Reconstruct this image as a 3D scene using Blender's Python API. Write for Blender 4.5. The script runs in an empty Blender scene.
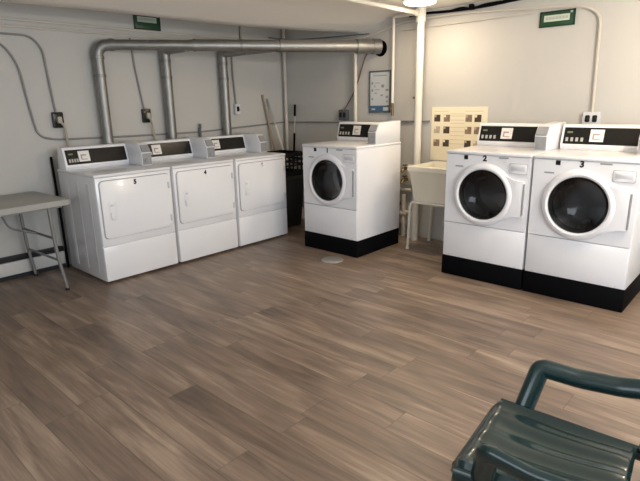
import bpy, bmesh, math, random
from mathutils import Vector, Matrix
PI = math.pi
random.seed(7)
S = bpy.context.scene
COL = S.collection

# ---------------------------------------------------------------- camera, world, light
H = 1.4467
PITCH, YAW, ROLL = 0.2636, 0.8277, -0.0193
f0 = Vector((math.sin(YAW), math.cos(YAW), 0)); r0 = Vector((math.cos(YAW), -math.sin(YAW), 0)); u0 = Vector((0, 0, 1))
fw = f0 * math.cos(PITCH) - u0 * math.sin(PITCH)
up = u0 * math.cos(PITCH) + f0 * math.sin(PITCH)
rt = r0 * math.cos(ROLL) + up * math.sin(ROLL)
up = up * math.cos(ROLL) - r0 * math.sin(ROLL)
cam = bpy.data.cameras.new('camera'); cam_o = bpy.data.objects.new('camera', cam); COL.objects.link(cam_o)
cam.sensor_width = 36; cam.sensor_fit = 'HORIZONTAL'; cam.lens = 513.5 / 640 * 36; cam.clip_start = 0.02
m = Matrix.Identity(4)
for i in range(3):
    m[i][0] = rt[i]; m[i][1] = up[i]; m[i][2] = -fw[i]
m[0][3], m[1][3], m[2][3] = 0, 0, H
cam_o.matrix_world = m
S.camera = cam_o
S.view_settings.view_transform = 'Standard'; S.view_settings.look = 'None'
S.view_settings.gamma = 1; S.view_settings.use_curve_mapping = False
S.view_settings.exposure = 0.86
w = bpy.data.worlds.new('world'); S.world = w; w.use_nodes = True
w.node_tree.nodes['Background'].inputs[0].default_value = (0.9, 0.95, 1, 1)
w.node_tree.nodes['Background'].inputs[1].default_value = 0.05

def area(name, loc, size, power, col, rot=(0, 0, 0), sy=None):
    l = bpy.data.lights.new(name, 'AREA'); l.energy = power; l.color = col
    l.shape = 'RECTANGLE' if sy else 'DISK'; l.size = size
    if sy: l.size_y = sy
    o = bpy.data.objects.new(name, l); COL.objects.link(o); o.location = loc; o.rotation_euler = rot
    return o
def point(name, loc, r, power, col):
    l = bpy.data.lights.new(name, 'POINT'); l.energy = power; l.color = col; l.shadow_soft_size = r
    o = bpy.data.objects.new(name, l); COL.objects.link(o); o.location = loc
    return o
WARM = (1.0, 0.80, 0.56); COOL = (0.90, 0.94, 1.0)
LAMP1 = (4.20, 2.62); LAMP2 = (3.5, 0.2); LAMP3 = (0.9, -0.3)
area('dome_and_unseen_lamp_light', (LAMP1[0], LAMP1[1], 2.245), 0.22, 5.6, WARM)
point('dome_and_unseen_lamp_light', (LAMP1[0], LAMP1[1], 2.19), 0.07, 0.7, WARM)
point('dome_and_unseen_lamp_light', (LAMP2[0], LAMP2[1], 1.98), 0.08, 36, (1.0, 0.84, 0.63))  # unseen warm lamp, placed and hung low to brighten walls, floor and ceiling
area('cool_fill_light', (1.6, -2.1, 1.35), 2.2, 54, (0.80, 0.90, 1.0), (PI / 2, 0, 0), 1.4)  # added cool fill by the front wall for the dryer fronts, no window there
area('cool_fill_light', (-1.5, 1.2, 1.3), 1.2, 13, (0.78, 0.88, 1.0), (0, -PI / 2, 0), 1.6)  # added cool fill from the left for the washer fronts, no window there
point('dome_and_unseen_lamp_light', (LAMP3[0], LAMP3[1], 1.98), 0.08, 17, (1.0, 0.99, 0.98))  # unseen neutral lamp, hung low so more light reaches the ceiling

# ---------------------------------------------------------------- materials
def nmat(name):
    M = bpy.data.materials.new(name); M.use_nodes = True
    return M, M.node_tree, M.node_tree.nodes['Principled BSDF']
def mat(name, col, rough=0.5, metal=0.0, coat=0.0, var=0.04, vs=6.0, bump=0.0, bs=60.0, emit=None, spec=0.5):
    M, t, b = nmat(name)
    tc = t.nodes.new('ShaderNodeTexCoord')
    n = t.nodes.new('ShaderNodeTexNoise'); n.inputs['Scale'].default_value = vs; n.inputs['Detail'].default_value = 4
    t.links.new(tc.outputs['Object'], n.inputs['Vector'])
    mx = t.nodes.new('ShaderNodeMix'); mx.data_type = 'RGBA'
    mx.inputs[6].default_value = (*[c * (1 - var) for c in col], 1); mx.inputs[7].default_value = (*[min(1, c * (1 + var)) for c in col], 1)
    t.links.new(n.outputs[0], mx.inputs[0]); t.links.new(mx.outputs[2], b.inputs['Base Color'])
    b.inputs['Roughness'].default_value = rough; b.inputs['Metallic'].default_value = metal
    b.inputs['Coat Weight'].default_value = coat
    b.inputs['Specular IOR Level'].default_value = spec
    if bump:
        n2 = t.nodes.new('ShaderNodeTexNoise'); n2.inputs['Scale'].default_value = bs; n2.inputs['Detail'].default_value = 3
        t.links.new(tc.outputs['Object'], n2.inputs['Vector'])
        bp = t.nodes.new('ShaderNodeBump'); bp.inputs['Strength'].default_value = bump; bp.inputs['Distance'].default_value = 0.004
        t.links.new(n2.outputs[0], bp.inputs['Height']); t.links.new(bp.outputs[0], b.inputs['Normal'])
    if emit:
        b.inputs['Emission Color'].default_value = (*emit[0], 1); b.inputs['Emission Strength'].default_value = emit[1]
    return M

def floor_mat():
    M, t, b = nmat('plank_floor')
    N = t.nodes.new; L = t.links.new
    tc = N('ShaderNodeTexCoord'); sp = N('ShaderNodeSeparateXYZ'); L(tc.outputs['Object'], sp.inputs[0])
    def ma(op, a, bb=None):
        n = N('ShaderNodeMath'); n.operation = op
        for i, x in enumerate((a, bb)):
            if x is None: continue
            if isinstance(x, (int, float)): n.inputs[i].default_value = x
            else: L(x, n.inputs[i])
        return n.outputs[0]
    xs = ma('DIVIDE', ma('ADD', sp.outputs[0], 0.009), 0.17)
    row = ma('FLOOR', xs); fx = ma('FRACT', xs)
    wn = N('ShaderNodeTexWhiteNoise'); wn.noise_dimensions = '1D'; L(row, wn.inputs['W'])
    ys = ma('ADD', ma('DIVIDE', sp.outputs[1], 1.22), ma('MULTIPLY', wn.outputs['Value'], 7.3))
    colm = ma('FLOOR', ys); fy = ma('FRACT', ys)
    cb = N('ShaderNodeCombineXYZ'); L(row, cb.inputs[0]); L(colm, cb.inputs[1])
    w2 = N('ShaderNodeTexWhiteNoise'); w2.noise_dimensions = '3D'; L(cb.outputs[0], w2.inputs['Vector'])
    # grain stretched along the plank, shifted per plank
    def grain(sx, sy, sc, det, dist):
        mp = N('ShaderNodeMapping'); mp.inputs['Scale'].default_value = (sx, sy, 1)
        L(tc.outputs['Object'], mp.inputs[0])
        ad = N('ShaderNodeVectorMath'); ad.operation = 'ADD'; L(mp.outputs[0], ad.inputs[0])
        ml = N('ShaderNodeVectorMath'); ml.operation = 'SCALE'; ml.inputs['Scale'].default_value = 19.0
        L(w2.outputs['Color'], ml.inputs[0]); L(ml.outputs[0], ad.inputs[1])
        n = N('ShaderNodeTexNoise'); n.inputs['Scale'].default_value = sc; n.inputs['Detail'].default_value = det
        n.inputs['Distortion'].default_value = dist
        L(ad.outputs[0], n.inputs['Vector']); return n.outputs[0]
    g1 = grain(7, 0.8, 1.6, 5, 1.2); g2 = grain(40, 1.6, 2.2, 5, 0.4); g3 = grain(2.5, 0.9, 1.1, 3, 0.5)
    cr = N('ShaderNodeValToRGB'); e = cr.color_ramp.elements
    e[0].position = 0.20; e[0].color = (0.066, 0.046, 0.037, 1); e[1].position = 0.80; e[1].color = (0.48, 0.365, 0.27, 1)
    el = cr.color_ramp.elements.new(0.5); el.color = (0.222, 0.160, 0.118, 1)
    s = ma('ADD', ma('ADD', ma('MULTIPLY', g1, 0.62), ma('MULTIPLY', g2, 0.30)), ma('MULTIPLY', g3, 0.42))
    s = ma('ADD', s, ma('MULTIPLY', ma('SUBTRACT', w2.outputs['Value'], 0.5), 0.09))
    s = ma('SUBTRACT', s, 0.2)
    L(s, cr.inputs[0])
    gx = ma('MINIMUM', fx, ma('SUBTRACT', 1.0, fx)); gy = ma('MINIMUM', fy, ma('SUBTRACT', 1.0, fy))
    seam = ma('MINIMUM', ma('MULTIPLY', gx, 0.17), ma('MULTIPLY', gy, 1.22))
    sm = N('ShaderNodeMapRange'); sm.inputs[1].default_value = 0.0008; sm.inputs[2].default_value = 0.003; sm.inputs[3].default_value = 0.62; sm.inputs[4].default_value = 1.0
    L(seam, sm.inputs[0])
    mx = N('ShaderNodeMix'); mx.data_type = 'RGBA'; mx.blend_type = 'MULTIPLY'; mx.inputs[0].default_value = 1
    L(cr.outputs[0], mx.inputs[6]); L(sm.outputs[0], mx.inputs[7])
    L(mx.outputs[2], b.inputs['Base Color'])
    rr = N('ShaderNodeMapRange'); rr.inputs[3].default_value = 0.30; rr.inputs[4].default_value = 0.46; L(g2, rr.inputs[0])
    L(rr.outputs[0], b.inputs['Roughness'])
    bp = N('ShaderNodeBump'); bp.inputs['Strength'].default_value = 0.25; bp.inputs['Distance'].default_value = 0.002
    L(ma('ADD', ma('MULTIPLY', g2, 0.3), sm.outputs[0]), bp.inputs['Height']); L(bp.outputs[0], b.inputs['Normal'])
    return M

def glass_mat():
    M, t, b = nmat('door_glass'); t.nodes.remove(b)
    out = t.nodes['Material Output']
    tr = t.nodes.new('ShaderNodeBsdfTransparent'); tr.inputs[0].default_value = (0.5, 0.51, 0.52, 1)
    gl = t.nodes.new('ShaderNodeBsdfGlossy'); gl.inputs['Roughness'].default_value = 0.04
    lw = t.nodes.new('ShaderNodeFresnel'); lw.inputs['IOR'].default_value = 1.5
    mx = t.nodes.new('ShaderNodeMixShader')
    t.links.new(lw.outputs[0], mx.inputs[0]); t.links.new(tr.outputs[0], mx.inputs[1]); t.links.new(gl.outputs[0], mx.inputs[2])
    t.links.new(mx.outputs[0], out.inputs[0])
    return M

M_FLOOR = floor_mat()
M_WALL = mat('wall_paint', (0.54, 0.525, 0.495), 0.7, var=0.05, vs=1.5, bump=0.25, bs=90)
M_CEIL = mat('ceiling_paint', (0.90, 0.855, 0.79), 0.75, var=0.03, vs=1.2, bump=0.15, bs=70)
M_WHITE = mat('white_enamel', (0.79, 0.79, 0.81), 0.28, coat=0.3, var=0.015)
M_WHITE2 = mat('white_enamel_panel', (0.83, 0.83, 0.855), 0.25, coat=0.3, var=0.015)
M_GREYW = mat('grey_plastic', (0.29, 0.29, 0.30), 0.4)
M_LGREY = mat('pale_grey_metal', (0.62, 0.63, 0.66), 0.4, var=0.05)
M_BLACK = mat('black_panel', (0.014, 0.013, 0.012), 0.22, spec=0.3)
M_BLACKM = mat('matt_black', (0.003, 0.003, 0.004), 0.6, var=0.2, spec=0.06)
M_RUBBER = mat('black_rubber', (0.015, 0.015, 0.016), 0.5)
M_SEAM = mat('seam_grey', (0.30, 0.29, 0.29), 0.6)
M_STEEL = mat('drum_steel', (0.36, 0.36, 0.37), 0.4, 1.0)
M_GALV = mat('galvanised_metal', (0.30, 0.295, 0.28), 0.45, 0.85, var=0.22, vs=14)
M_GALVD = mat('galvanised_band', (0.25, 0.24, 0.23), 0.45, 0.8, var=0.2)
M_COND = mat('painted_conduit', (0.58, 0.54, 0.48), 0.5, var=0.06)
M_CONDG = mat('grey_conduit', (0.26, 0.25, 0.24), 0.5, var=0.08)
M_PIPEW = mat('white_painted_pipe', (0.74, 0.70, 0.62), 0.45, var=0.03)
M_BRASS = mat('aged_brass', (0.22, 0.15, 0.08), 0.4, 0.8, var=0.2, vs=30)
M_TUB = mat('utility_sink_plastic', (0.83, 0.79, 0.67), 0.4, var=0.03)
M_TABLE = mat('table_plastic', (0.37, 0.365, 0.34), 0.5, var=0.05, bump=0.2, bs=200)
M_TLEG = mat('grey_tube_leg', (0.24, 0.235, 0.23), 0.42, 0.3)
M_GREEN = mat('green_plastic', (0.0035, 0.022, 0.023), 0.24, coat=0.25, var=0.1)
M_SIGNG = mat('sign_green', (0.012, 0.062, 0.024), 0.4)
M_SIGND = mat('sign_dark_green', (0.006, 0.025, 0.014), 0.4)
M_SIGNW = mat('sign_white', (0.55, 0.60, 0.52), 0.5)
M_SIGNGREY = mat('sign_grey', (0.40, 0.46, 0.38), 0.5)
M_PAPER = mat('cream_paper', (0.84, 0.76, 0.57), 0.7, var=0.02)
M_PAPERL = mat('faint_print', (0.66, 0.57, 0.40), 0.7)
M_PHOTO1 = mat('dark_photo', (0.07, 0.045, 0.03), 0.5, var=0.6, vs=60)
M_PHOTO2 = mat('brown_photo', (0.25, 0.17, 0.12), 0.5, var=0.7, vs=50)
M_PHOTO3 = mat('pale_photo', (0.50, 0.42, 0.32), 0.5, var=0.4, vs=50)
M_POSTW = mat('poster_white', (0.60, 0.62, 0.63), 0.4, var=0.02)
M_POSTB = mat('poster_blue', (0.06, 0.14, 0.24), 0.4)
M_POSTG = mat('poster_grey_print', (0.28, 0.30, 0.32), 0.5)
M_FRAME = mat('dark_grey_frame', (0.10, 0.11, 0.12), 0.4)
M_STICK = mat('white_sticker', (0.80, 0.79, 0.77), 0.5)
M_STICKR = mat('sticker_print', (0.42, 0.30, 0.27), 0.5)
M_BTN = mat('pale_button', (0.42, 0.41, 0.38), 0.4)
M_LCD = mat('display_green', (0.16, 0.17, 0.10), 0.3)
M_CRATE = mat('black_crate_plastic', (0.010, 0.010, 0.011), 0.5, spec=0.2)
M_BIN = mat('charcoal_bin_plastic', (0.022, 0.022, 0.024), 0.5, spec=0.25)
M_WOODH = mat('worn_wood_handle', (0.36, 0.27, 0.18), 0.6, var=0.15, vs=20)
M_GREYH = mat('grey_handle', (0.42, 0.41, 0.39), 0.5)
M_BROWN = mat('brown_cord', (0.16, 0.09, 0.06), 0.5)
M_BEIGEC = mat('beige_cord', (0.42, 0.38, 0.32), 0.5)
M_DRAIN = mat('drain_metal', (0.42, 0.41, 0.39), 0.4, 0.5)
M_HEAT = mat('heater_enamel', (0.62, 0.60, 0.58), 0.45)
M_LAMP = mat('lamp_glass', (0.9, 0.86, 0.78), 0.3, emit=((1.0, 0.86, 0.66), 5.0))
M_GLASS = glass_mat()

# ---------------------------------------------------------------- mesh helpers
def box(bm, lo, hi, bev=0.0, seg=2):
    lo, hi = Vector(lo), Vector(hi)
    r = bmesh.ops.create_cube(bm, size=1.0)
    for v in r['verts']:
        v.co = Vector(((v.co.x + .5) * (hi.x - lo.x) + lo.x, (v.co.y + .5) * (hi.y - lo.y) + lo.y, (v.co.z + .5) * (hi.z - lo.z) + lo.z))
    if bev:
        es = list({e for v in r['verts'] for e in v.link_edges})
        bmesh.ops.bevel(bm, geom=es, offset=bev, segments=seg, affect='EDGES', profile=0.5)
def frame_for(d):
    d = d.normalized(); a = Vector((0, 0, 1)) if abs(d.z) < 0.9 else Vector((1, 0, 0))
    x = d.cross(a).normalized(); return x, x.cross(d).normalized()
def smooth_path(pts, k=6):
    P = [Vector(p) for p in pts]
    if len(P) < 3: return P
    out = []
    for i in range(len(P) - 1):
        p0 = P[max(i - 1, 0)]; p1 = P[i]; p2 = P[i + 1]; p3 = P[min(i + 2, len(P) - 1)]
        for j in range(k):
            t = j / k
            out.append(0.5 * ((2 * p1) + (p2 - p0) * t + (2 * p0 - 5 * p1 + 4 * p2 - p3) * t * t + (3 * p1 - p0 - 3 * p2 + p3) * t ** 3))
    out.append(P[-1]); return out
def fillet(pts, r, k=6):
    P = [Vector(p) for p in pts]; out = [P[0]]
    for i in range(1, len(P) - 1):
        a = (P[i - 1] - P[i]); b = (P[i + 1] - P[i]); rr = min(r, a.length * .49, b.length * .49)
        s = P[i] + a.normalized() * rr; e = P[i] + b.normalized() * rr
        for j in range(k + 1):
            t = j / k; out.append((1 - t) ** 2 * s + 2 * t * (1 - t) * P[i] + t * t * e)
    out.append(P[-1]); return out
def tube(bm, pts, r, n=12, flat=None):
    """swept tube; r a number or a list; flat=(sx, sy) squashes the section"""
    P = [Vector(p) for p in pts]; k = len(P)
    R = r if isinstance(r, (list, tuple)) else [r] * k
    if len(R) != k: R = [R[0] + (R[-1] - R[0]) * i / (k - 1) for i in range(k)]
    d0 = (P[1] - P[0]).normalized(); x, y = frame_for(d0); rings = []
    for i in range(k):
        d = (P[min(i + 1, k - 1)] - P[max(i - 1, 0)]).normalized()
        x = (x - d * x.dot(d)).normalized(); y = d.cross(x).normalized()
        sx, sy = flat or (1, 1)
        rings.append([bm.verts.new(P[i] + x * math.cos(2 * PI * j / n) * R[i] * sx + y * math.sin(2 * PI * j / n) * R[i] * sy) for j in range(n)])
    for a, b in zip(rings, rings[1:]):
        for j in range(n): bm.faces.new((a[j], a[(j + 1) % n], b[(j + 1) % n], b[j]))
    bm.faces.new(rings[0]); bm.faces.new(list(reversed(rings[-1])))
def lathe(bm, prof, c, axis='z', n=48, cap=False):
    """revolve profile [(r, h)] about an axis through c"""
    c = Vector(c); rings = []
    for r, h in prof:
        ring = []
        for j in range(n):
            a = 2 * PI * j / n; u, v = math.cos(a) * r, math.sin(a) * r
            p = {'z': (u, v, h), 'y': (u, h, v), 'x': (h, u, v)}[axis]
            ring.append(bm.verts.new(c + Vector(p)))
        rings.append(ring)
    for a, b in zip(rings, rings[1:]):
        for j in range(n): bm.faces.new((a[j], a[(j + 1) % n], b[(j + 1) % n], b[j]))
    if cap:
        bm.faces.new(rings[0]); bm.faces.new(rings[-1])
def prism(bm, outline, axis, a, b, bev=0.0):
    """extrude a 2D outline along an axis from a to b"""
    def p(u, v, h): return {'z': (u, v, h), 'y': (u, h, v), 'x': (h, u, v)}[axis]
    A = [bm.verts.new(p(u, v, a)) for u, v in outline]; B = [bm.verts.new(p(u, v, b)) for u, v in outline]
    fs = [bm.faces.new(A), bm.faces.new(list(reversed(B)))]; n = len(A)
    for j in range(n): bm.faces.new((A[j], B[j], B[(j + 1) % n], A[(j + 1) % n]))
    if bev:
        es = list({e for v in A + B for e in v.link_edges})
        bmesh.ops.bevel(bm, geom=es, offset=bev, segments=2, affect='EDGES', profile=0.5)
def rrect(x0, y0, x1, y1, r, k=5):
    out = []
    for cx, cy, a0 in ((x1 - r, y1 - r, 0), (x0 + r, y1 - r, 90), (x0 + r, y0 + r, 180), (x1 - r, y0 + r, 270)):
        for j in range(k + 1):
            a = math.radians(a0 + 90 * j / k); out.append((cx + r * math.cos(a), cy + r * math.sin(a)))
    return out
def obj(name, bm, material, parent=None, smooth=35, loc=None, mod=None):
    bmesh.ops.recalc_face_normals(bm, faces=bm.faces)
    me = bpy.data.meshes.new(name); bm.to_mesh(me); bm.free()
    if smooth:
        for p in me.polygons: p.use_smooth = True
        me.set_sharp_from_angle(angle=math.radians(smooth))
    me.materials.append(material)
    o = bpy.data.objects.new(name, me); COL.objects.link(o)
    if parent: o.parent = parent
    if loc: o.location = loc
    return o
def part(name, material, parent, *calls, smooth=35):
    bm = bmesh.new()
    for f, *a in calls:
        kw = a.pop() if a and isinstance(a[-1], dict) else {}
        f(bm, *a, **kw)
    return obj(name, bm, material, parent, smooth)
def tag(o, label, cat, group=None):
    o['label'] = label; o['category'] = cat
    if group: o['group'] = group
    return o
def thing(name, label, cat, loc=(0, 0, 0), rz=0.0, group=None):
    o = bpy.data.objects.new(name, None); COL.objects.link(o); o.empty_display_size = 0.1
    o.location = loc; o.rotation_euler = (0, 0, rz); return tag(o, label, cat, group)
def struct(name, bm, m, smooth=0):
    o = obj(name, bm, m, None, smooth); o['kind'] = 'structure'; return o
def dup(root, loc, label):
    def cp(o, par):
        c = o.copy(); COL.objects.link(c)
        if par: c.parent = par
        for ch in o.children: cp(ch, c)
        return c
    r = cp(root, None); r.location = loc; r['label'] = label; return r
def text_bm(bm, s, size, M4, depth=0.0015):
    """numerals as real geometry, placed by matrix M4 (text x right, y up)"""
    c = bpy.data.curves.new('t', 'FONT'); c.body = s; c.size = size; c.align_x = 'CENTER'; c.align_y = 'CENTER'; c.extrude = depth; c.offset = 0.0024
    o = bpy.data.objects.new('t', c); COL.objects.link(o)
    dg = bpy.context.evaluated_depsgraph_get(); me = bpy.data.meshes.new_from_object(o.evaluated_get(dg))
    me.transform(M4); bm.from_mesh(me)
    bpy.data.objects.remove(o); bpy.data.curves.remove(c); bpy.data.meshes.remove(me)

# ---------------------------------------------------------------- setting
X0, X1, Y0, Y1, ZC = -1.6, 4.75, -2.2, 4.91, 2.30
bm = bmesh.new(); box(bm, (X0 - .1, Y0 - .1, -.1), (X1 + .1, Y1 + .1, 0)); struct('floor', bm, M_FLOOR)
bm = bmesh.new(); box(bm, (X0 - .1, Y1, 0), (X1 + .1, Y1 + .1, 2.6)); struct('wall_back', bm, M_WALL)
bm = bmesh.new(); box(bm, (X1, Y0, 0), (X1 + .1, Y1, 2.6)); struct('wall_right', bm, M_WALL)
bm = bmesh.new(); box(bm, (X0 - .1, Y0 - .1, 0), (X0, Y1, 2.6)); struct('wall_left', bm, M_WALL)
bm = bmesh.new(); box(bm, (X0, Y0 - .1, 0), (X1 + .1, Y0, 2.6)); struct('wall_front', bm, M_WALL)
# ceiling: flat over the room, drooping to a free edge short of the back wall
def lerp(tab, x):
    for (a, b), (c, d) in zip(tab, tab[1:]):
        if x <= c: return b + (d - b) * (x - a) / (c - a)
    return tab[-1][1]
EDGE = [(-1.8, 4.31), (1.4, 4.27), (2.0, 4.19), (3.3, 4.14), (4.1, 3.98), (4.6, 3.76), (4.85, 3.69)]
bm = bmesh.new(); rows = []
nx = 40
for i in range(nx + 1):
    x = X0 - .1 + (X1 - X0 + .2) * i / nx; ye = lerp(EDGE, x); col = [bm.verts.new((x, Y0 - .1, ZC)), bm.verts.new((x, 1.0, ZC)), bm.verts.new((x, 2.4, ZC))]
    for j in range(13):
        t = j / 12; y = 3.05 + (ye - 3.05) * t
        col.append(bm.verts.new((x, y, ZC - 0.135 * t ** 1.7)))
    col.append(bm.verts.new((x, ye + .012, ZC - .128))); col.append(bm.verts.new((x, ye + .015, 2.5))); col.append(bm.verts.new((x, Y1 + .1, 2.5)))
    rows.append(col)
for a, b in zip(rows, rows[1:]):
    for j in range(len(a) - 1): bm.faces.new((a[j], a[j + 1], b[j + 1], b[j]))
# closed slab above
top = [[bm.verts.new((X0 - .1, y, 2.62)), bm.verts.new((X1 + .1, y, 2.62))] for y in (Y0 - .1, Y1 + .1)]
bm.faces.new((top[0][0], top[0][1], top[1][1], top[1][0]))
struct('ceiling', bm, M_CEIL, 50)

# ---------------------------------------------------------------- machines
W, D = 0.685, 0.71
def control_panel(t, zt, dx=0.0):
    """slanted panel at the machine's back, black face, sticker, buttons, coin meter"""
    y = 0.53
    prism_pts = [(y, zt - .002), (y - .012, zt + .03), (y + .03, zt + .185), (y + .045, zt + .192), (D - .06, zt + .192), (D - .02, zt + .0)]
    bm = bmesh.new()
    prism(bm, prism_pts, 'x', 0.004, 0.584, 0.004)
    cp = obj('control_panel', bm, M_WHITE2, t)
    sl = math.atan2(.042, .155)
    # the face lies on the slope; local coordinates of the slope: (s, h, out)
    R3 = Matrix.Translation((0, y - .012, zt + .03)) @ Matrix.Rotation(-sl, 4, 'X')
    def on(bm, fn):
        b2 = bmesh.new(); fn(b2); bmesh.ops.transform(b2, matrix=R3, verts=b2.verts)
        me = bpy.data.meshes.new('x'); b2.to_mesh(me); b2.free(); bm.from_mesh(me); bpy.data.meshes.remove(me)
    def p(name, m, parent, *boxes):
        bm = bmesh.new()
        for s0, h0, s1, h1, o, d in boxes:
            on(bm, lambda b2: box(b2, (s0, -o, h0), (s1, -o + d, h1), 0.001, 1))
        return obj(name, bm, m, parent)
    fc = p('panel_face', M_BLACK, cp, (.022, .014, .566, .143, .003, .006))
    p('sticker', M_STICK, fc, (.128 + dx, .035, .225 + dx, .128, .006, .004))
    p('sticker_print', M_STICKR, fc, (.15 + dx, .085, .195 + dx, .097, .0072, .003), (.147 + dx, .055, .158 + dx, .097, .0072, .003), (.15 + dx, .05, .202 + dx, .057, .0072, .003))
    p('display', M_LCD, fc, (.045, .098, .085, .112, .0045, .003))
    for k in range(4):
        p('button', M_BTN, fc, (.04 + k * (.022 + dx * .17), .034, .055 + k * (.022 + dx * .17) + dx * .05, .064, .006, .004))
    # coin meter
    bm = bmesh.new()
    prism(bm, [(.29, zt + .0), (.29, zt + .118), (.305, zt + .125), (.335, zt + .182), (.36, zt + .196), (D - .012, zt + .206), (D - .012, zt + .0)], 'x', .588, .684, .004)
    cm = obj('coin_meter', bm, M_WHITE, t)
    bm = bmesh.new(); box(bm, (.594, .283, zt + .008), (.679, .292, zt + .108), .002, 1); 
    fp = obj('coin_slide', bm, M_GREYW, cm)
    bm = bmesh.new(); lathe(bm, [(0.0001, -.006), (.020, -.006), (.022, .004)], (.636, .281, zt + .045), 'y', 20); obj('coin_knob', bm, M_GREYW, fp)
    bm = bmesh.new()
    prism(bm, [(.2885, zt + .117), (.301, zt + .124), (.331, zt + .178), (.327, zt + .182), (.283, zt + .122)], 'x', .597, .677)
    obj('coin_plate', bm, M_GREYW, cm)

def make_dryer(label, num):
    zt = 0.917
    t = thing('dryer', label, 'dryer', (0, 0, 0), 0, 'white front loading dryers in a row')
    bm = bmesh.new(); box(bm, (0, .012, .02), (W, D, zt - .022), .006)
    # stamped ribs of the side sheets
    for sx in (0, W):
        for y0 in (.12, .32, .52):
            box(bm, (sx - .002, y0, .08), (sx + .002, y0 + .05, .84), .0015, 1)
    obj('cabinet', bm, M_WHITE, t)
    bm = bmesh.new(); box(bm, (-.003, -.004, zt - .024), (W + .003, D, zt), .007, 3); obj('top_panel', bm, M_WHITE, t)
    bm = bmesh.new(); box(bm, (.003, .0, .325), (W - .003, .02, zt - .026), .004); obj('front_panel', bm, M_WHITE2, t)
    bm = bmesh.new(); box(bm, (.003, .0, .022), (W - .003, .02, .319), .004); obj('lower_panel', bm, M_WHITE2, t)
    for x in (.05, W - .05):
        for y in (.06, D - .06):
            bm = bmesh.new(); lathe(bm, [(.022, 0), (.022, .008), (.012, .01), (.012, .022)], (x, y, 0), 'z', 16, True); obj('foot', bm, M_RUBBER, t)
    # door: dark gap around a rounded raised slab
    bm = bmesh.new(); prism(bm, rrect(.026, .383, .662, .867, .035), 'y', -.001, .004); obj('door_gap', bm, M_SEAM, t)
    bm = bmesh.new(); prism(bm, rrect(.031, .388, .657, .862, .032), 'y', -.014, .002, .003); d = obj('door', bm, M_WHITE2, t)
    bm = bmesh.new()
    prism(bm, rrect(.088, .535, .148, .69, .012), 'y', -.0165, -.012, .001)
    h = obj('handle', bm, M_WHITE, d)
    bm = bmesh.new(); prism(bm, rrect(.096, .548, .140, .600, .008), 'y', -.026, -.015, .003); obj('grip', bm, M_WHITE2, h)
    bm = bmesh.new(); box(bm, (.100, .0, .652), (.132, .0, .668)); bmesh.ops.translate(bm, verts=bm.verts, vec=(0, -.017, 0))
    bm.free(); bm = bmesh.new(); box(bm, (.100, -.018, .652), (.126, -.0155, .668), .0008, 1); obj('latch_mark', bm, M_LGREY, h)
    for z in (.735, .44):
        bm = bmesh.new(); box(bm, (.640, -.022, z), (.655, -.011, z + .055), .002); obj('hinge', bm, M_LGREY, d)
    bm = bmesh.new()
    text_bm(bm, num, .052, Matrix.Translation((.336, -.0145, .828)) @ Matrix.Rotation(PI / 2, 4, 'X'))
    obj('number', bm, M_BLACK, d, 0)
    control_panel(t, zt)
    return t

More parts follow.
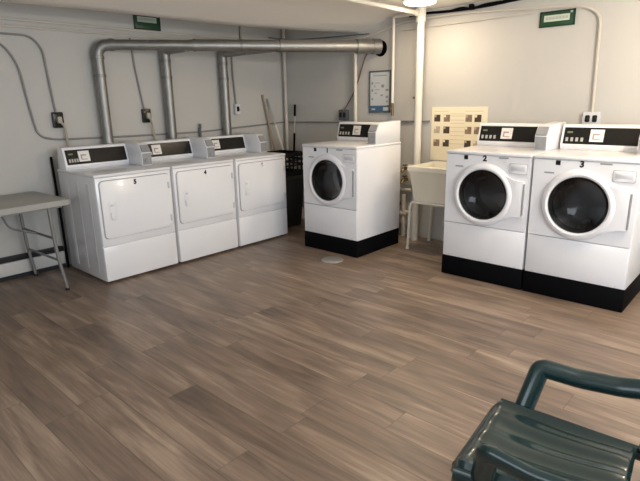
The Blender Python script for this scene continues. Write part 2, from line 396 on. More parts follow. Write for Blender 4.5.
def make_washer(label, num):
    """origin at the cabinet's bottom, front left"""
    zt = 0.886
    t = thing('washing_machine', label, 'washing machine', (0, 0, 0), -PI / 2, 'numbered white front loading washers')
    cx, cz, rg = .33, .553, .205
    bm = bmesh.new()
    prism(bm, [(.0, .012), (.02, .012), (.02, D - .02), (W - .02, D - .02), (W - .02, .012), (W, .012), (W, D), (.0, D)], 'z', 0, zt - .022, .003)
    box(bm, (.015, .014, .0), (W - .015, D - .015, .02))
    obj('cabinet', bm, M_WHITE, t)
    bm = bmesh.new(); box(bm, (-.003, -.006, zt - .026), (W + .003, D, zt), .008, 3); obj('top_panel', bm, M_WHITE, t)
    # front panel with a round opening
    z0, z1 = .300, zt - .028; x0, x1 = .003, W - .003; n = 64
    def edge(a):
        u, v = math.cos(a), math.sin(a); k = 1e9
        if u > 1e-6: k = min(k, (x1 - cx) / u)
        if u < -1e-6: k = min(k, (x0 - cx) / u)
        if v > 1e-6: k = min(k, (z1 - cz) / v)
        if v < -1e-6: k = min(k, (z0 - cz) / v)
        return cx + u * k, cz + v * k
    angs = [2 * PI * j / n for j in range(n)]
    for X, Z in ((x0, z0), (x1, z0), (x0, z1), (x1, z1)):
        a = math.atan2(Z - cz, X - cx) % (2 * PI); j = min(range(n), key=lambda q: abs((angs[q] - a + PI) % (2 * PI) - PI)); angs[j] = a
    bm = bmesh.new(); A = []
    for a in angs:
        ex, ez = edge(a)
        A.append([bm.verts.new((cx + math.cos(a) * rg, .03, cz + math.sin(a) * rg)), bm.verts.new((cx + math.cos(a) * rg, 0, cz + math.sin(a) * rg)), bm.verts.new((ex, 0, ez)), bm.verts.new((ex, .02, ez))])
    for j in range(n):
        a, b = A[j], A[(j + 1) % n]
        for q in range(3): bm.faces.new((a[q], a[q + 1], b[q + 1], b[q]))
    obj('front_panel', bm, M_WHITE2, t)
    bm = bmesh.new(); box(bm, (.003, .0, .004), (W - .003, .02, .295), .004); lp = obj('lower_panel', bm, M_WHITE2, t)
    for x in (.06, W - .06):
        bm = bmesh.new(); lathe(bm, [(.0001, -.002), (.006, -.002), (.006, .002)], (x, 0, .016), 'y', 12); obj('screw', bm, M_LGREY, lp)
    # drum
    bm = bmesh.new(); lathe(bm, [(.198, .05), (.225, .07), (.225, .33), (.20, .35), (.0001, .345)], (cx, 0, cz), 'y', 48)
    dr = obj('drum', bm, M_STEEL, t)
    for k in range(3):
        a = 2 * PI * k / 3 + .5
        bm = bmesh.new(); R = .222
        c0 = Vector((cx + math.cos(a) * R, 0, cz + math.sin(a) * R)); c1 = Vector((cx + math.cos(a) * (R - .05), 0, cz + math.sin(a) * (R - .05)))
        tube(bm, [c0 + Vector((0, .08, 0)), c1 + Vector((0, .12, 0)), c1 + Vector((0, .29, 0)), c0 + Vector((0, .34, 0))], .028, 10); obj('drum_baffle', bm, M_STEEL, dr)
    bm = bmesh.new(); lathe(bm, [(.205, .0), (.199, -.012), (.180, -.004), (.172, .02), (.190, .05), (.212, .055)], (cx, 0, cz), 'y', 64); obj('door_gasket', bm, M_RUBBER, t)
    # door: ring, with the wing that reaches to the right edge
    bm = bmesh.new()
    lathe(bm, [(.196, -.014), (.200, -.024), (.212, -.030), (.230, -.027), (.243, -.016), (.250, -.001)], (cx, 0, cz), 'y', 72)
    out = [(cx + .238 * math.cos(math.radians(a)), cz + .238 * math.sin(math.radians(a))) for a in range(-58, 41, 7)]
    wing = [(cx + .235 * math.cos(math.radians(-62)), cz + .235 * math.sin(math.radians(-62))), (.575, .410), (.648, .412), (.655, .42), (.655, .672), (.648, .682), (.56, .692), (cx + .235 * math.cos(math.radians(48)), cz + .235 * math.sin(math.radians(48)))]
    inner = [(cx + .212 * math.cos(math.radians(a)), cz + .212 * math.sin(math.radians(a))) for a in range(48, -63, -8)]
    prism(bm, wing + inner, 'y', -.020, -.001, .002)
    d = obj('door', bm, M_WHITE2, t)
    bm = bmesh.new(); box(bm, (.646, -.0225, .425), (.658, -.006, .668), .002, 1); obj('handle', bm, M_GREYW, d)
    bm = bmesh.new(); lathe(bm, [(.0001, .035), (.07, .03), (.13, .012), (.175, -.012), (.196, -.022)], (cx, 0, cz), 'y', 64); go = obj('door_glass', bm, M_GLASS, d)
    if go.data.polygons[0].normal.y > 0: go.data.flip_normals()
    # detergent drawer, label, badge, number
    bm = bmesh.new(); prism(bm, rrect(.525, .735, .662, .812, .01), 'y', -.0015, .003); obj('drawer_gap', bm, M_SEAM, t)
    bm = bmesh.new(); prism(bm, rrect(.528, .738, .659, .809, .009), 'y', -.006, .002, .002); dd = obj('detergent_drawer', bm, M_WHITE2, t)
    bm = bmesh.new(); prism(bm, rrect(.540, .760, .647, .792, .008), 'y', -.0075, -.004, .001); obj('drawer_grip', bm, M_LGREY, dd)
    bm = bmesh.new(); box(bm, (.155, -.0012, .822), (.187, .001, .855)); obj('square_sticker', bm, M_BLACK, t, 0)
    bm = bmesh.new(); box(bm, (.082, -.0012, .760), (.15, .001, .770)); obj('badge', bm, M_POSTG, t, 0)
    bm = bmesh.new(); box(bm, (.440, -.0012, .842), (.515, .001, .853)); obj('label_heading', bm, M_POSTG, t, 0)
    bm = bmesh.new(); box(bm, (.448, -.0012, .815), (.508, .001, .837)); obj('instruction_label', bm, M_STICK, t, 0)
    bm = bmesh.new()
    text_bm(bm, num, .062, Matrix.Translation((.328, -.001, .836)) @ Matrix.Rotation(PI / 2, 4, 'X'))
    obj('number', bm, M_BLACK, t, 0)
    control_panel(t, zt, .085)
    return t

YD, XD, PIT = 4.0637, 1.7876, 0.7096
for k, (num, lab) in enumerate([('5', 'white dryer nearest the folding table, its whole left side in view'),
                                ('4', 'white dryer in the middle of the row, between two others'),
                                ('6', 'white dryer at the corner end of the row, beside the dark bin')]):
    d = make_dryer(lab, num); d.location = (XD + k * PIT, YD, 0)
XW, YW, PW = 3.818, 2.0841, 0.7014
HP = 0.162
spots = [(3.689, 3.601, '1', 'white front loading washer numbered 1, standing alone with its right side in view', 'low black base under the washer numbered 1'),
         (XW, YW, '2', 'white front loading washer numbered 2, beside the utility sink', 'low black base under the washer numbered 2'),
         (XW, YW - PW, '3', 'white front loading washer numbered 3, below the green wall sign', 'low black base under the washer numbered 3')]
for x, y, num, lab, plab in spots:
    wm = make_washer(lab, num); wm.location = (x, y, HP + .001)
    bm = bmesh.new(); box(bm, (x - .002, y - W - .004, 0), (x + D - .01, y + .004, HP), .006)
    tag(obj('washer_pedestal', bm, M_BLACKM), plab, 'pedestal', 'black washer pedestals')

# ---------------------------------------------------------------- dryer exhaust duct
t = thing('dryer_vent_duct', 'galvanised exhaust duct running from behind the dryers to the right wall', 'duct', (2.31, 4.83, 0))
def P(x, y, z): return (x - 2.31, y - 4.83, z)
A = Vector((2.31, 4.83, 1.985)); B = Vector((4.735, 3.435, 2.005)); dv = (B - A)
def on_line(x): return A + dv * ((x - A.x) / dv.x)
def rel(v): return P(v.x, v.y, v.z)
q0, q1, q2, q3 = on_line(2.42), on_line(3.05), on_line(3.78), on_line(4.52)
for name, a, b, r in (('trunk', q0, q1, .047), ('trunk', q1, q2, .055), ('trunk', q2, q3, .062)):
    bm = bmesh.new(); tube(bm, [rel(a), rel(b)], r, 24)
    for s in (0.02, .98): 
        c = a.lerp(b, s); e = (b - a).normalized() * .012; tube(bm, [rel(c - e), rel(c + e)], r + .004, 24)
    obj(name, bm, M_GALV, t)
bm = bmesh.new(); tube(bm, [rel(q3 - dv.normalized() * .02), rel(on_line(4.6))], .075, 24); tube(bm, [rel(on_line(4.6)), rel(on_line(4.66))], .070, 24)
tube(bm, [rel(on_line(4.66)), rel(B + Vector((.0, .0, .0)))], .078, 24); obj('wall_collar', bm, M_GALV, t)
bm = bmesh.new(); lathe(bm, [(.0001, -.006), (.080, -.006), (.082, 0), (.0001, 0)], P(X1 - .001, 3.43, 1.985), 'x', 32); obj('wall_opening', bm, M_BLACKM, t)
# first riser with its gored elbow
bm = bmesh.new()
arc = [Vector((2.31, 4.83, 1.87)), Vector((2.31, 4.83, 1.915)), Vector((2.33, 4.818, 1.955)), Vector((2.365, 4.797, 1.98)), q0]
tube(bm, [rel(v) for v in arc], .051, 20); tube(bm, [P(2.31, 4.83, 1.865), P(2.31, 4.83, 1.885)], .055, 20)
e = dv.normalized() * .02; tube(bm, [rel(q0 - e), rel(q0 + e)], .055, 20)
obj('elbow', bm, M_GALV, t)
for k, x in enumerate((2.31, 3.005, 3.725)):
    bm = bmesh.new()
    if k == 0: tube(bm, [P(x, 4.83, .22), P(x, 4.83, 1.87)], .048, 20)
    else:
        tgt = on_line(x - .0)
        tube(bm, [P(x, 4.83, .22), P(x, 4.83, 1.93)], .048, 20)
        tube(bm, fillet([P(x, 4.83, 1.90), P(x, 4.83, tgt.z - .01), P(tgt.x, tgt.y + .01, tgt.z - .01)], .09, 8), .05, 20)
    r = obj('riser', bm, M_GALV, t)
    for z in (1.70, 1.86):
        bm = bmesh.new(); tube(bm, [P(x, 4.83, z), P(x, 4.83, z + .03)], .053, 20); obj('clamp_band', bm, M_GALVD, r)
    bm = bmesh.new(); tube(bm, [P(x, 4.83, .25), P(x, 4.79, .25)], .05, 16); obj('outlet_boot', bm, M_GALV, r)
h = on_line(3.45); bm = bmesh.new()
tube(bm, [rel(h - dv.normalized() * .01), rel(h + dv.normalized() * .01)], .061, 24)
box(bm, (h.x - 2.31 - .008, h.y - 4.83 - .012, 2.05), (h.x - 2.31 + .008, h.y - 4.83 + .012, 2.52)); 
obj('hanger_strap', bm, M_GALVD, t)

# ---------------------------------------------------------------- conduits, pipes, outlets
YB, XR = Y1 - .014, X1 - .014
def pipe(name, label, cat, m, pts, r, rf=0.0, n=10, group=None, sm=False):
    bm = bmesh.new(); tube(bm, smooth_path(pts) if sm else (fillet(pts, rf) if rf else pts), r, n)
    return tag(obj(name, bm, m), label, cat, group)
pipe('conduit', 'upper of two thin painted conduits high along the back wall, turning onto the right wall', 'conduit', M_COND,
     [(X0 + .02, YB - .01, 2.14), (4.70, YB - .01, 2.15), (XR - .01, 4.85, 2.12), (XR - .01, 3.58, 2.108), (XR - .01, 3.20, 2.207), (XR - .01, 3.0, 2.218), (XR - .01, 2.5, 2.222), (XR - .01, 1.44, 2.155), (XR - .01, 1.29, 2.08), (XR - .01, 1.275, 1.40), (XR - .01, 1.275, 1.318)], .011, .1)
pipe('conduit', 'lower of two thin painted conduits high along the back wall', 'conduit', M_COND, [(X0 + .02, YB, 2.085), (4.66, YB, 2.10)], .011)
pipe('conduit', 'thin straight conduit below the bent one high on the right wall', 'conduit', M_COND, [(XR, 3.18, 2.138), (XR, 1.83, 2.146)], .007)
pipe('conduit', 'thin grey conduit curving down the back wall and on behind the dryers to the sink', 'conduit', M_CONDG,
     [(.3, YB, 2.0), (1.54, YB, 1.98), (1.65, YB, 1.80), (1.685, YB, 1.43), (1.72, YB, 1.20), (1.86, YB, 1.165), (2.4, YB, 1.155), (3.4, YB, 1.15), (4.70, YB, 1.205), (XR, 4.86, 1.205), (XR, 4.0, 1.213), (XR, 2.80, 1.237)], .009, .14)
pipe('conduit', 'grey conduit bending down the back wall to the outlet beside the folding table', 'conduit', M_CONDG,
     [(.3, YB, 2.035), (1.78, YB, 2.03), (1.862, YB, 1.93), (1.88, YB, 1.60), (1.895, YB, 1.40)], .009, .14)
pipe('conduit', 'thin conduit dropping from the duct to the middle dryer outlet', 'conduit', M_CONDG, [(2.68, YB, 2.075), (2.70, YB, 1.8), (2.755, YB, 1.39)], .009)
pipe('conduit', 'thin conduit dropping behind the third duct riser to the grey outlet', 'conduit', M_CONDG, [(3.90, YB, 2.09), (3.905, YB, 1.75), (3.925, YB, 1.44)], .011)
pipe('water_pipe', 'grey vertical pipe standing in the room corner', 'pipe', M_COND, [(4.678, 4.838, 0), (4.678, 4.838, 2.48)], .02, n=14)
pipe('water_pipe', 'white vertical pipe on the right wall behind the washer numbered 1', 'pipe', M_PIPEW, [(4.70, 3.735, 0), (4.70, 3.735, 2.085)], .02, n=14)

def outlet(label, loc, rz, m, plugs=1, cord=None, w=.07, h=.115):
    t = thing('power_outlet', label, 'power outlet', loc, rz)
    bm = bmesh.new(); prism(bm, rrect(-w / 2, -h / 2, w / 2, h / 2, .008), 'y', -.045, 0, .003); bx = obj('outlet_box', bm, m, t)
    for k in range(plugs):
        x = (k - (plugs - 1) / 2) * .055
        bm = bmesh.new(); prism(bm, rrect(x - .018, -.028, x + .018, .028, .01), 'y', -.075 if cord else -.05, -.043, .002); obj('receptacle', bm, M_BLACK if not cord else M_BEIGEC, t)
    if cord:
        bm = bmesh.new(); tube(bm, smooth_path(cord), .011, 10); obj('plug_cord', bm, M_BEIGEC, t)
    return t
outlet('black dryer outlet with a hanging grey plug above the folding table side', (1.90, Y1, 1.335), 0, M_BLACK, 1, [(.0, -.06, -.01), (.035, -.06, -.06), (.045, -.05, -.16), (.055, -.04, -.30)], .085, .135)
outlet('black dryer outlet with a plug, between the first two duct risers', (2.765, Y1, 1.345), 0, M_BLACK, 1, [(.0, -.06, -.01), (.03, -.06, -.06), (.05, -.05, -.16), (.06, -.04, -.30)], .08, .135)
outlet('small grey outlet box right of the third duct riser', (3.927, Y1, 1.385), 0, M_LGREY, 1)
outlet('double grey outlet on the right wall above the washer numbered 3', (X1, 1.272, 1.272), -PI / 2, M_LGREY, 2, None, .13, .105)
o = outlet('dark outlet on the right wall behind the washer numbered 1', (X1, 3.93, 1.295), -PI / 2, M_FRAME, 2, None, .12, .12)
part('cord', M_BROWN, o, (tube, smooth_path([(3.93 - y, x - X1, z - 1.295) for x, y, z in ((XR, 3.60, 1.945), (XR, 3.64, 1.88), (XR, 3.76, 1.59), (XR, 3.89, 1.40), (XR - .04, 3.92, 1.33))]), .007, 10))
# gas valve on the thin conduit behind the dryers
t = thing('shutoff_valve', 'small dark shutoff valve on the thin pipe behind the dryers', 'valve', (3.39, YB - .004, 1.165))
part('valve_body', M_FRAME, t, (tube, [(0, -.005, -.09), (0, -.005, .03)], .016, 12))
part('valve_handle', M_FRAME, t, (box, (-.012, -.028, .02), (.012, -.012, .075), .003))

def hanging_pipe(label, loc, r, L):
    t = thing('water_supply_pipe', label, 'pipe', loc)
    part('pipe', M_PIPEW, t, (tube, [(0, 0, 0), (0, 0, L)], r, 14))
    v = part('valve', M_BRASS, t, (tube, [(0, 0, -.13), (0, 0, .03)], r * .95, 12), (tube, [(-.001, 0, -.03), (-.05, 0, -.03)], .010, 10))
    part('valve_handle', M_BRASS, v, (box, (-.062, -.03, -.04), (-.05, .03, -.02), .003))
    return t
hanging_pipe('narrow white pipe hanging from the ceiling to a brass valve beside the poster', (4.682, 3.222, 1.42), .014, .855)
hanging_pipe('white pipe with a brass valve hugging the thick column', (4.682, 2.905, 1.50), .019, .79)
bm = bmesh.new(); tube(bm, [(4.60, 2.852, 0), (4.60, 2.852, 2.26)], .037, 24); tube(bm, [(4.60, 2.852, 2.17), (4.60, 2.852, 2.297)], .047, 24)
tag(obj('column_pipe', bm, M_PIPEW), 'thick white floor to ceiling drain pipe behind the sink', 'pipe')
bm = bmesh.new(); tube(bm, [(4.54, 2.85, 2.245), (1.2, 2.86, 2.245)], .020, 18); tube(bm, [(4.50, 2.85, 2.245), (4.545, 2.85, 2.245)], .028, 18)
for x in (1.5, 3.2): box(bm, (x - .012, 2.853, 2.26), (x + .012, 2.867, 2.302))
tag(obj('ceiling_pipe', bm, M_PIPEW), 'white pipe along the ceiling running out from the thick column', 'pipe')
bm = bmesh.new(); tube(bm, [(4.66, 3.20, 2.262), (4.62, 3.0, 2.256), (4.60, 2.92, 2.252)], .014, 12)
tag(obj('ceiling_pipe', bm, M_PIPEW), 'short white pipe at the ceiling joining the narrow pipe to the column', 'pipe')
pipe('electric_cable', 'thin dark cable above the duct in the corner, ending at the duct wall collar', 'cable', M_FRAME, [(4.45, 4.86, 2.20), (4.60, 4.80, 2.19), (4.685, 4.68, 2.178), (4.69, 4.3, 2.16), (4.69, 3.88, 2.147), (4.69, 3.65, 2.140), (4.70, 3.60, 2.140), (4.735, 3.575, 2.143)], .006, sm=True)
bm = bmesh.new(); tube(bm, smooth_path([(4.722, 3.06, 2.258), (4.722, 2.97, 2.268), (4.722, 2.87, 2.264), (4.722, 2.6, 2.252), (4.722, 2.4, 2.25), (4.722, 2.2, 2.255), (4.722, 1.95, 2.27), (4.722, 1.6, 2.28), (4.722, .6, 2.285)]), .012, 10)
tube(bm, smooth_path([(4.71, 2.62, 2.25), (4.70, 2.48, 2.262), (4.71, 2.38, 2.242), (4.70, 2.26, 2.262), (4.71, 2.0, 2.27)]), .010, 8)
box(bm, (4.69, 2.37, 2.235), (4.735, 2.41, 2.285), .006)
tag(obj('electric_cable', bm, M_BLACKM), 'black cable looping along the top of the right wall', 'cable')

# ceiling lamps (the visible dome, and two unseen pendants added to brighten the ceiling)
t = thing('ceiling_lamp', 'round glowing dome lamp on the ceiling beside the thick column', 'lamp', (LAMP1[0], LAMP1[1], ZC), 0)
part('lamp_base', M_WHITE, t, (lathe, [(.0001, 0), (.15, 0), (.155, -.02), (.13, -.03), (.0001, -.03)], (0, 0, 0), 'z', 40))
part('lamp_shade', M_LAMP, t, (lathe, [(.135, -.028), (.137, -.034), (.12, -.043), (.08, -.050), (.0001, -.053)], (0, 0, 0), 'z', 40))
for (x, y), lab in ((LAMP2, 'added pendant lamp, out of view, in front of the washers'), (LAMP3, 'added pendant lamp, out of view, near the camera')):
    t = thing('added_pendant_lamp', lab, 'lamp', (x, y, ZC), 0, 'added unseen pendant lamps')
    part('ceiling_rose', M_WHITE, t, (lathe, [(.0001, 0), (.06, 0), (.055, -.02), (.0001, -.025)], (0, 0, 0), 'z', 24))
    part('bulb', M_LAMP, t, (lathe, [(.0001, -.17), (.018, -.18), (.026, -.195), (.018, -.212), (.0001, -.218)], (0, 0, 0), 'z', 20))
    part('stem', M_LGREY, t, (tube, [(0, 0, 0), (0, 0, -.19)], .008, 10))
    part('lamp_shade', M_WHITE, t, (lathe, [(.02, -.165), (.05, -.175), (.085, -.20), (.08, -.20), (.045, -.180), (.02, -.172)], (0, 0, 0), 'z', 32))

# ---------------------------------------------------------------- signs, poster, notice
def sign(label, loc, rz, h=.062):
    t = thing('wall_sign', label, 'sign', loc, rz, 'green wall signs')
    part('sign_board', M_SIGNG, t, (box, (-.142, -.012, -.062), (.142, 0, h), .003))
    part('sign_border', M_SIGND, t, (box, (-.142, -.014, h - .014), (.142, -.010, h)), (box, (-.142, -.014, -.062), (.142, -.010, -.052)), (box, (-.142, -.014, -.06), (-.130, -.010, h - .002)), (box, (.130, -.014, -.06), (.142, -.010, h - .002)), smooth=0)
    pn = part('sign_panel', M_SIGNW, t, (box, (-.105, -.0135, h - .082), (.100, -.011, h - .032)), smooth=0)
    part('sign_print', M_SIGNGREY, pn, *[(box, (-.090 + k * .026, -.0142, h - .068), (-.068 + k * .026, -.013, h - .046)) for k in range(7)], smooth=0)
    part('sign_mark', M_SIGNGREY, t, (box, (.104, -.0145, h - .028), (.122, -.0125, h - .012)), smooth=0)
sign('green sign with a white panel high on the right wall above the washers', (X1, 1.63, 2.08), -PI / 2)
sign('dark green sign high on the back wall, tucked under the ceiling edge', (2.885, Y1, 2.225), 0, .088)

t = thing('framed_poster', 'white framed poster with a blue bottom band on the right wall', 'poster', (X1, 3.43, 1.32), -PI / 2)
part('frame', M_FRAME, t, (box, (-.142, -.016, 0), (-.128, 0, .44), .002), (box, (.128, -.016, 0), (.142, 0, .44), .002), (box, (-.142, -.016, .426), (.142, 0, .44), .002), (box, (-.142, -.016, 0), (.142, 0, .014), .002))
sh = part('poster_sheet', M_POSTW, t, (box, (-.13, -.008, .01), (.13, -.001, .43)), smooth=0)
part('blue_band', M_POSTB, sh, (box, (-.128, -.0092, .014), (.128, -.007, .075)), smooth=0)
part('poster_print', M_POSTG, sh, *[(box, (a, -.0092, b), (a + w_, -.0075, b + h_)) for a, b, w_, h_ in
     ((-.112, .30, .022, .024), (-.112, .225, .022, .024), (-.112, .135, .022, .022), (.02, .265, .035, .03), (.075, .228, .04, .02), (.01, .175, .03, .018), (.08, .155, .028, .022), (.082, .11, .022, .018), (-.07, .20, .03, .012), (-.075, .27, .014, .02), (-.09, .385, .18, .008), (-.07, .31, .07, .006), (-.07, .24, .07, .006))], smooth=0)
part('poster_caption', M_POSTW, sh, (box, (.045, -.0102, .022), (.115, -.009, .058)), (box, (-.11, -.0102, .03), (-.06, -.009, .045)), smooth=0)

t = thing('instruction_sheet', 'wide cream notice with rows of small photos taped above the sink', 'notice', (X1, 2.483, .845), -PI / 2)
sh = part('paper_sheet', M_PAPER, t, (box, (-.297, -.006, 0), (.300, -.001, .53)), smooth=0)
part('faint_text', M_PAPERL, sh, *[(box, (-.085, -.0068, z), (.07, -.005, z + .006)) for z in (.46, .44, .40, .37, .33, .29, .25, .21, .17)], (box, (-.265, -.0068, .485), (-.11, -.005, .491)), (box, (.07, -.0068, .485), (.26, -.005, .491)), smooth=0)
k = 0
for zi, z in enumerate((.42, .305, .175)):
    for xi, x in enumerate((-.232, -.125, .110, .205)):
        mm = (M_PHOTO1, M_PHOTO2, M_PHOTO2, M_PHOTO1, M_PHOTO3, M_PHOTO1, M_PHOTO2, M_PHOTO2, M_PHOTO2, M_PHOTO1, M_PHOTO1, M_PHOTO3)[zi * 4 + xi]
        part('photo', mm, sh, (box, (x - .034, -.0068, z - .033), (x + .034, -.005, z + .035)), smooth=0)
        part('photo_detail', M_PAPER if (zi + xi) % 2 else M_PHOTO3, sh, (box, (x - .032, -.0075, z + .010), (x - .010, -.006, z + .033)), smooth=0)

# ---------------------------------------------------------------- utility sink and its plumbing
t = thing('utility_sink', 'cream plastic utility sink on thin white legs beside the washer numbered 2', 'sink', (4.46, 2.425, 0))
def tub(bm):
    hx, hy = .265, .293
    sec = [(hx - .055, hy - .055, .50), (hx - .012, hy - .014, .79), (hx - .008, hy - .008, .795), (hx, hy, .795), (hx, hy, .836), (hx - .022, hy - .022, .84), (hx - .03, hy - .03, .80), (hx - .07, hy - .07, .52)]
    rings = []
    for a, b, z in sec:
        rings.append([bm.verts.new((x, y, z)) for x, y in rrect(-a, -b, a, b, .035)])
    for a, b in zip(rings, rings[1:]):
        for j in range(len(a)): bm.faces.new((a[j], a[(j + 1) % len(a)], b[(j + 1) % len(a)], b[j]))
    bm.faces.new(rings[0]); bm.faces.new(rings[-1])
part('basin', M_TUB, t, (tub,))
part('leg_frame', M_PIPEW, t, (tube, fillet([(-.20, .27, .46), (-.22, .24, .488), (-.22, -.25, .488), (-.20, -.27, .46)], .03), .012, 10), (tube, [(.20, .25, .488), (.20, -.25, .488)], .012, 10), (tube, [(-.22, .22, .488), (.20, .22, .488)], .010, 8), (tube, [(-.22, -.22, .488), (.20, -.22, .488)], .010, 8))
for sx, sy, ox in ((-.21, .26, .0), (-.21, -.26, 0), (.19, .25, 0), (.19, -.25, 0)):
    l = part('leg', M_PIPEW, t, (tube, fillet([(sx, sy - .02 * (1 if sy > 0 else -1), .488), (sx, sy + .01 * (1 if sy > 0 else -1), .44), (sx + .01, sy + .035 * (1 if sy > 0 else -1), 0.008)], .05), .013, 10))
    part('leg_foot', M_PIPEW, l, (tube, [(sx + .01, sy + .035 * (1 if sy > 0 else -1), 0), (sx + .01, sy + .035 * (1 if sy > 0 else -1), .02)], .018, 10))
part('drain_trap', M_PIPEW, t, (tube, fillet([(.02, .0, .51), (.02, 0, .26), (.10, .05, .20), (.16, .09, .26), (.24, .10, .26)], .05), .02, 12))
t = thing('wash_faucet', 'pair of brass hose taps on the wall between washer numbered 1 and sink', 'tap', (X1, 3.05, .62))
part('tap_plate', M_PIPEW, t, (box, (-.014, -.07, -.06), (0, .07, .16), .004))
for z in (.0, .12):
    b = part('tap_body', M_BRASS, t, (tube, [(-.01, 0, z), (-.10, 0, z), (-.12, 0, z - .03)], .016, 10))
    part('tap_handle', M_BRASS, b, (lathe, [(.0001, -.006), (.028, -.006), (.028, .006), (.0001, .006)], (-.06, 0, z + .038), 'z', 14), (tube, [(-.06, 0, z), (-.06, 0, z + .034)], .006, 8))
pipe('supply_pipe', 'white horizontal pipe on the right wall below the hose taps', 'pipe', M_PIPEW, [(XR - .01, 3.70, .505), (XR - .01, 2.98, .505)], .018, n=12)
t = thing('pipe_fittings', 'cluster of white drain pipes and elbows low on the wall behind the sink', 'pipes', (4.68, 3.03, 0))
part('standpipe', M_PIPEW, t, (tube, [(0, .02, 0), (0, .02, .46)], .025, 14), (tube, [(0, .02, .14), (0, .02, .18)], .034, 14))
part('branch_pipe', M_PIPEW, t, (tube, fillet([(0, .02, .27), (-.01, -.09, .27), (-.04, -.095, .20), (-.04, -.095, .0)], .03), .02, 12), (tube, [(0, .09, .25), (0, -.03, .25)], .03, 12))
part('pipe_valve', M_BRASS, t, (tube, [(-.02, .05, .36), (-.07, .05, .36)], .014, 10), (tube, [(-.07, .02, .36), (-.07, .08, .36)], .008, 8))

# ---------------------------------------------------------------- corner: bin, crate, sticks
t = thing('waste_bin', 'charcoal plastic bin in the corner between dryers and washer numbered 1', 'bin', (4.24, 4.50, 0))
def binm(bm):
    sec = [(.16, .17, 0.0), (.20, .21, .56), (.215, .225, .56), (.215, .225, .585), (.19, .20, .585), (.15, .16, .02)]
    rings = [[bm.verts.new((x, y, z)) for x, y in rrect(-a, -b, a, b, .04)] for a, b, z in sec]
    for a, b in zip(rings, rings[1:]):
        for j in range(len(a)): bm.faces.new((a[j], a[(j + 1) % len(a)], b[(j + 1) % len(a)], b[j]))
    bm.faces.new(rings[0]); bm.faces.new(rings[-1])
part('bin_body', M_BIN, t, (binm,))
part('bin_lid', M_BIN, t, (box, (-.22, -.23, .586), (.22, .23, .61), .006))
t = thing('plastic_crate', 'black open lattice crate sitting on the charcoal bin', 'crate', (4.24, 4.50, .611))
def crate(bm):
    a, b, h = .205, .205, .27
    box(bm, (-a, -b, 0), (a, b, .012))
    for z0, z1 in ((.0, .05), (.115, .135), (.175, .195), (h - .045, h)):
        for s in (-1, 1):
            box(bm, (-a, s * b - .006, z0), (a, s * b + .006, z1)); box(bm, (s * a - .006, -b, z0), (s * a + .006, b, z1))
    for i in range(7):
        q = -a + 2 * a * i / 6
        for s in (-1, 1):
            box(bm, (q - .008, s * b - .006, 0), (q + .008, s * b + .006, h)); box(bm, (s * a - .006, q - .008, 0), (s * a + .006, q + .008, h))
part('crate_body', M_CRATE, t, (crate,), smooth=0)
t = thing('broom', 'wooden broom handle leaning in the corner behind the last dryer', 'broom', (4.59, 4.795, 0))
part('handle', M_WOODH, t, (tube, [(0, 0, .12), (-.25, .095, 1.53)], .013, 10), (tube, [(-.247, .094, 1.51), (-.2525, .096, 1.545)], .016, 10))
part('broom_head', M_BIN, t, (box, (-.04, -.045, 0), (.04, .045, .14), .01))
t = thing('mop', 'pale grey mop pole leaning in the corner beside the wooden broom handle', 'mop', (4.64, 4.58, 0))
part('handle', M_GREYH, t, (tube, [(0, 0, .10), (-.23, .302, 1.50)], .012, 10))
part('lower_sleeve', M_PIPEW, t, (tube, [(-.059, .078, .46), (-.177, .233, 1.18)], .0135, 10))
part('mop_head', M_HEAT, t, (lathe, [(.0001, .14), (.03, .13), (.045, .05), (.05, 0), (.0001, 0)], (0, 0, 0), 'z', 14))
t = thing('window_squeegee_pole', 'upright pole with black grips against the right wall in the corner', 'pole', (4.60, 4.70, 0))
part('shaft', M_GREYH, t, (tube, [(0, 0, .03), (.12, .02, 1.40)], .009, 10))
part('top_grip', M_BLACKM, t, (tube, [(.109, .018, 1.28), (.121, .02, 1.42)], .014, 10))
part('lower_grip', M_BLACKM, t, (tube, [(.06, .01, .70), (.092, .0155, 1.07)], .014, 10))
part('pole_head', M_BLACKM, t, (box, (-.03, -.05, 0), (.03, .05, .03), .005))

# ---------------------------------------------------------------- baseboard heater, black riser, table, drain cover
t = thing('baseboard_heater', 'white baseboard heater with a dark top slot along the back wall', 'heater', (0, Y1, 0))
part('heater_cover', M_HEAT, t, (box, (X0 + .02, -.06, .04), (1.77, -.004, .155), .004))
part('heater_slot', M_BIN, t, (box, (X0 + .02, -.055, .16), (1.77, -.004, .20), .004), (box, (X0 + .02, -.05, .0), (1.77, -.004, .036)))
pipe('gas_hose', 'black pipe running down the back wall beside the first dryer', 'pipe', M_BLACKM, [(1.79, YB - .02, 1.02), (1.785, YB - .055, .5), (1.782, YB - .06, .0)], .011)

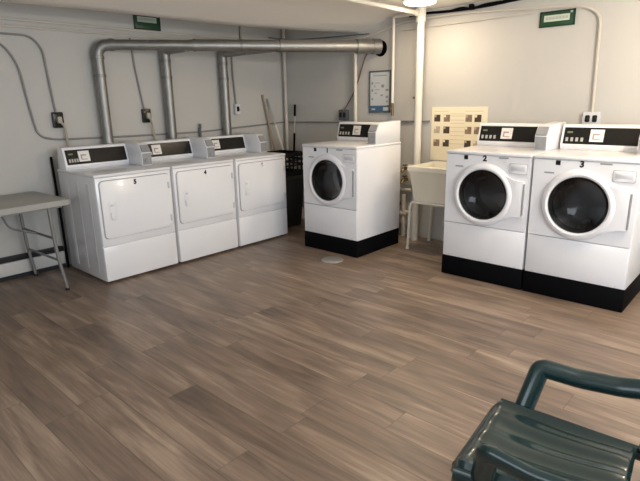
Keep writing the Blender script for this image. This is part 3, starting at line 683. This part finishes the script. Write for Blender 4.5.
TY = math.radians(3)
t = thing('folding_table', 'grey plastic folding table with bent tube legs at the back wall', 'table', (1.635, 4.175, 0), TY)
TL, TW, TZ = 1.60, .69, .74
part('tabletop', M_TABLE, t, (prism, rrect(-TL, 0, 0, TW, .03), 'z', TZ - .042, TZ, .006))
part('apron', M_TLEG, t, (box, (-TL + .05, .05, TZ - .062), (-.06, .07, TZ - .042)), (box, (-TL + .05, TW - .07, TZ - .062), (-.06, TW - .05, TZ - .042)))
for x, s in ((-.16, 1), (-TL + .17, -1)):
    for y in (.055, TW - .055):
        l = part('leg', M_TLEG, t, (tube, fillet([(x, y, TZ - .045), (x + s * .012, y, .30), (x + s * .045, y + (-.02 if y < .3 else .0), .0)], .12, 8), .0135, 12))
        part('leg_cap', M_RUBBER, l, (tube, [(x + s * .044, y + (-.02 if y < .3 else .0), .0), (x + s * .0435, y + (-.02 if y < .3 else .0), .022)], .017, 12))
    part('crossbar', M_TLEG, t, (tube, [(x + s * .006, .055, .44), (x + s * .006, TW - .055, .44)], .010, 10), (tube, [(x + s * .02, .05, .255), (x + s * .02, TW - .05, .255)], .010, 10))
    part('folding_brace', M_TLEG, t, (tube, fillet([(x, TW / 2, .44), (x - s * .20, TW / 2, .52), (x - s * .26, TW / 2, TZ - .05)], .05), .008, 8))
bm = bmesh.new(); lathe(bm, [(.0001, .010), (.07, .010), (.10, .006), (.105, 0), (.0001, 0)], (3.50, 3.06, 0), 'z', 32)
tag(obj('drain_cover', bm, M_DRAIN), 'round grey metal drain cover on the floor in front of washer numbered 1', 'drain cover')

# ---------------------------------------------------------------- green plastic armchair
CY = math.radians(6)
t = thing('plastic_armchair', 'dark green moulded plastic armchair at the lower right', 'chair', (1.40, .612, 0), CY + PI)
# local: +x to the sitter's left when seated facing -y; the seat runs from the front y=0 to the back y=.44
def seat(bm):
    nu, nv = 36, 24; g = []
    for j in range(nv + 1):
        v = j / nv; row = []
        for i in range(nu + 1):
            u = i / nu * 2 - 1
            hw = .222 - .045 * v
            z = .425 - .018 * math.sin(PI * min(1, v * 1.1)) * (1 - u * u) + .012 * abs(u) ** 4
            if v < .1: z -= .035 * (1 - v / .1) ** 2
            z += .004 * math.cos(u * 4 * PI) * min(1, v * 5) * (1 if abs(u) < .88 else 0)
            if abs(u) > .94: z -= .02
            if v < .12: hw -= .03 * (1 - v / .12) ** 2
            row.append(bm.verts.new((u * hw, v * .44 - .01, z)))
        g.append(row)
    for a, b in zip(g, g[1:]):
        for i in range(nu): bm.faces.new((a[i], a[i + 1], b[i + 1], b[i]))
bm = bmesh.new(); seat(bm); so = obj('seat', bm, M_GREEN, t, 60)
md = so.modifiers.new('thick', 'SOLIDIFY'); md.thickness = .012; md.offset = -1
for s in (-1, 1):
    part('armrest', M_GREEN, t, (tube, fillet([(s * .202, .085, .39), (s * .234, .102, .47), (s * .272, .118, .548), (s * .285, .24, .538), (s * .290, .36, .545), (s * .28, .46, .570), (s * .245, .57,   .63)], .022, 8), .032, 18, {'flat': (1.0, .66)}))
    part('leg', M_GREEN, t, (tube, [(s * .190, .03, .395), (s * .235, -.02, .0)], [.036, .024], 12, {'flat': (.8, 1)}))
    part('leg', M_GREEN, t, (tube, [(s * .18, .46, .43), (s * .215, .56, .0)], [.036, .024], 12, {'flat': (.8, 1)}))
    part('side_rail', M_GREEN, t, (tube, [(s * .215, .01, .395), (s * .187, .46, .395)], .022, 12, {'flat': (.6, 1.1)}))
part('front_rail', M_GREEN, t, (tube, [(-.17, .01, .385), (.17, .01, .385)], .024, 12, {'flat': (1.0, .8)}))
def back(bm):
    for i in range(7):
        x = (i - 3) * .058
        tube(bm, smooth_path([(x * .85, .465, .425), (x, .56, .60), (x * 1.05, .63, .80)]), .02, 10, flat=(1, .35))
    tube(bm, smooth_path([(-.19, .465, .42), (-.235, .57, .62), (-.22, .63, .80), (-.10, .655, .86), (.10, .655, .86), (.22, .63, .80), (.235, .57, .62), (.19, .465, .42)]), .024, 12)
part('backrest', M_GREEN, t, (back,))
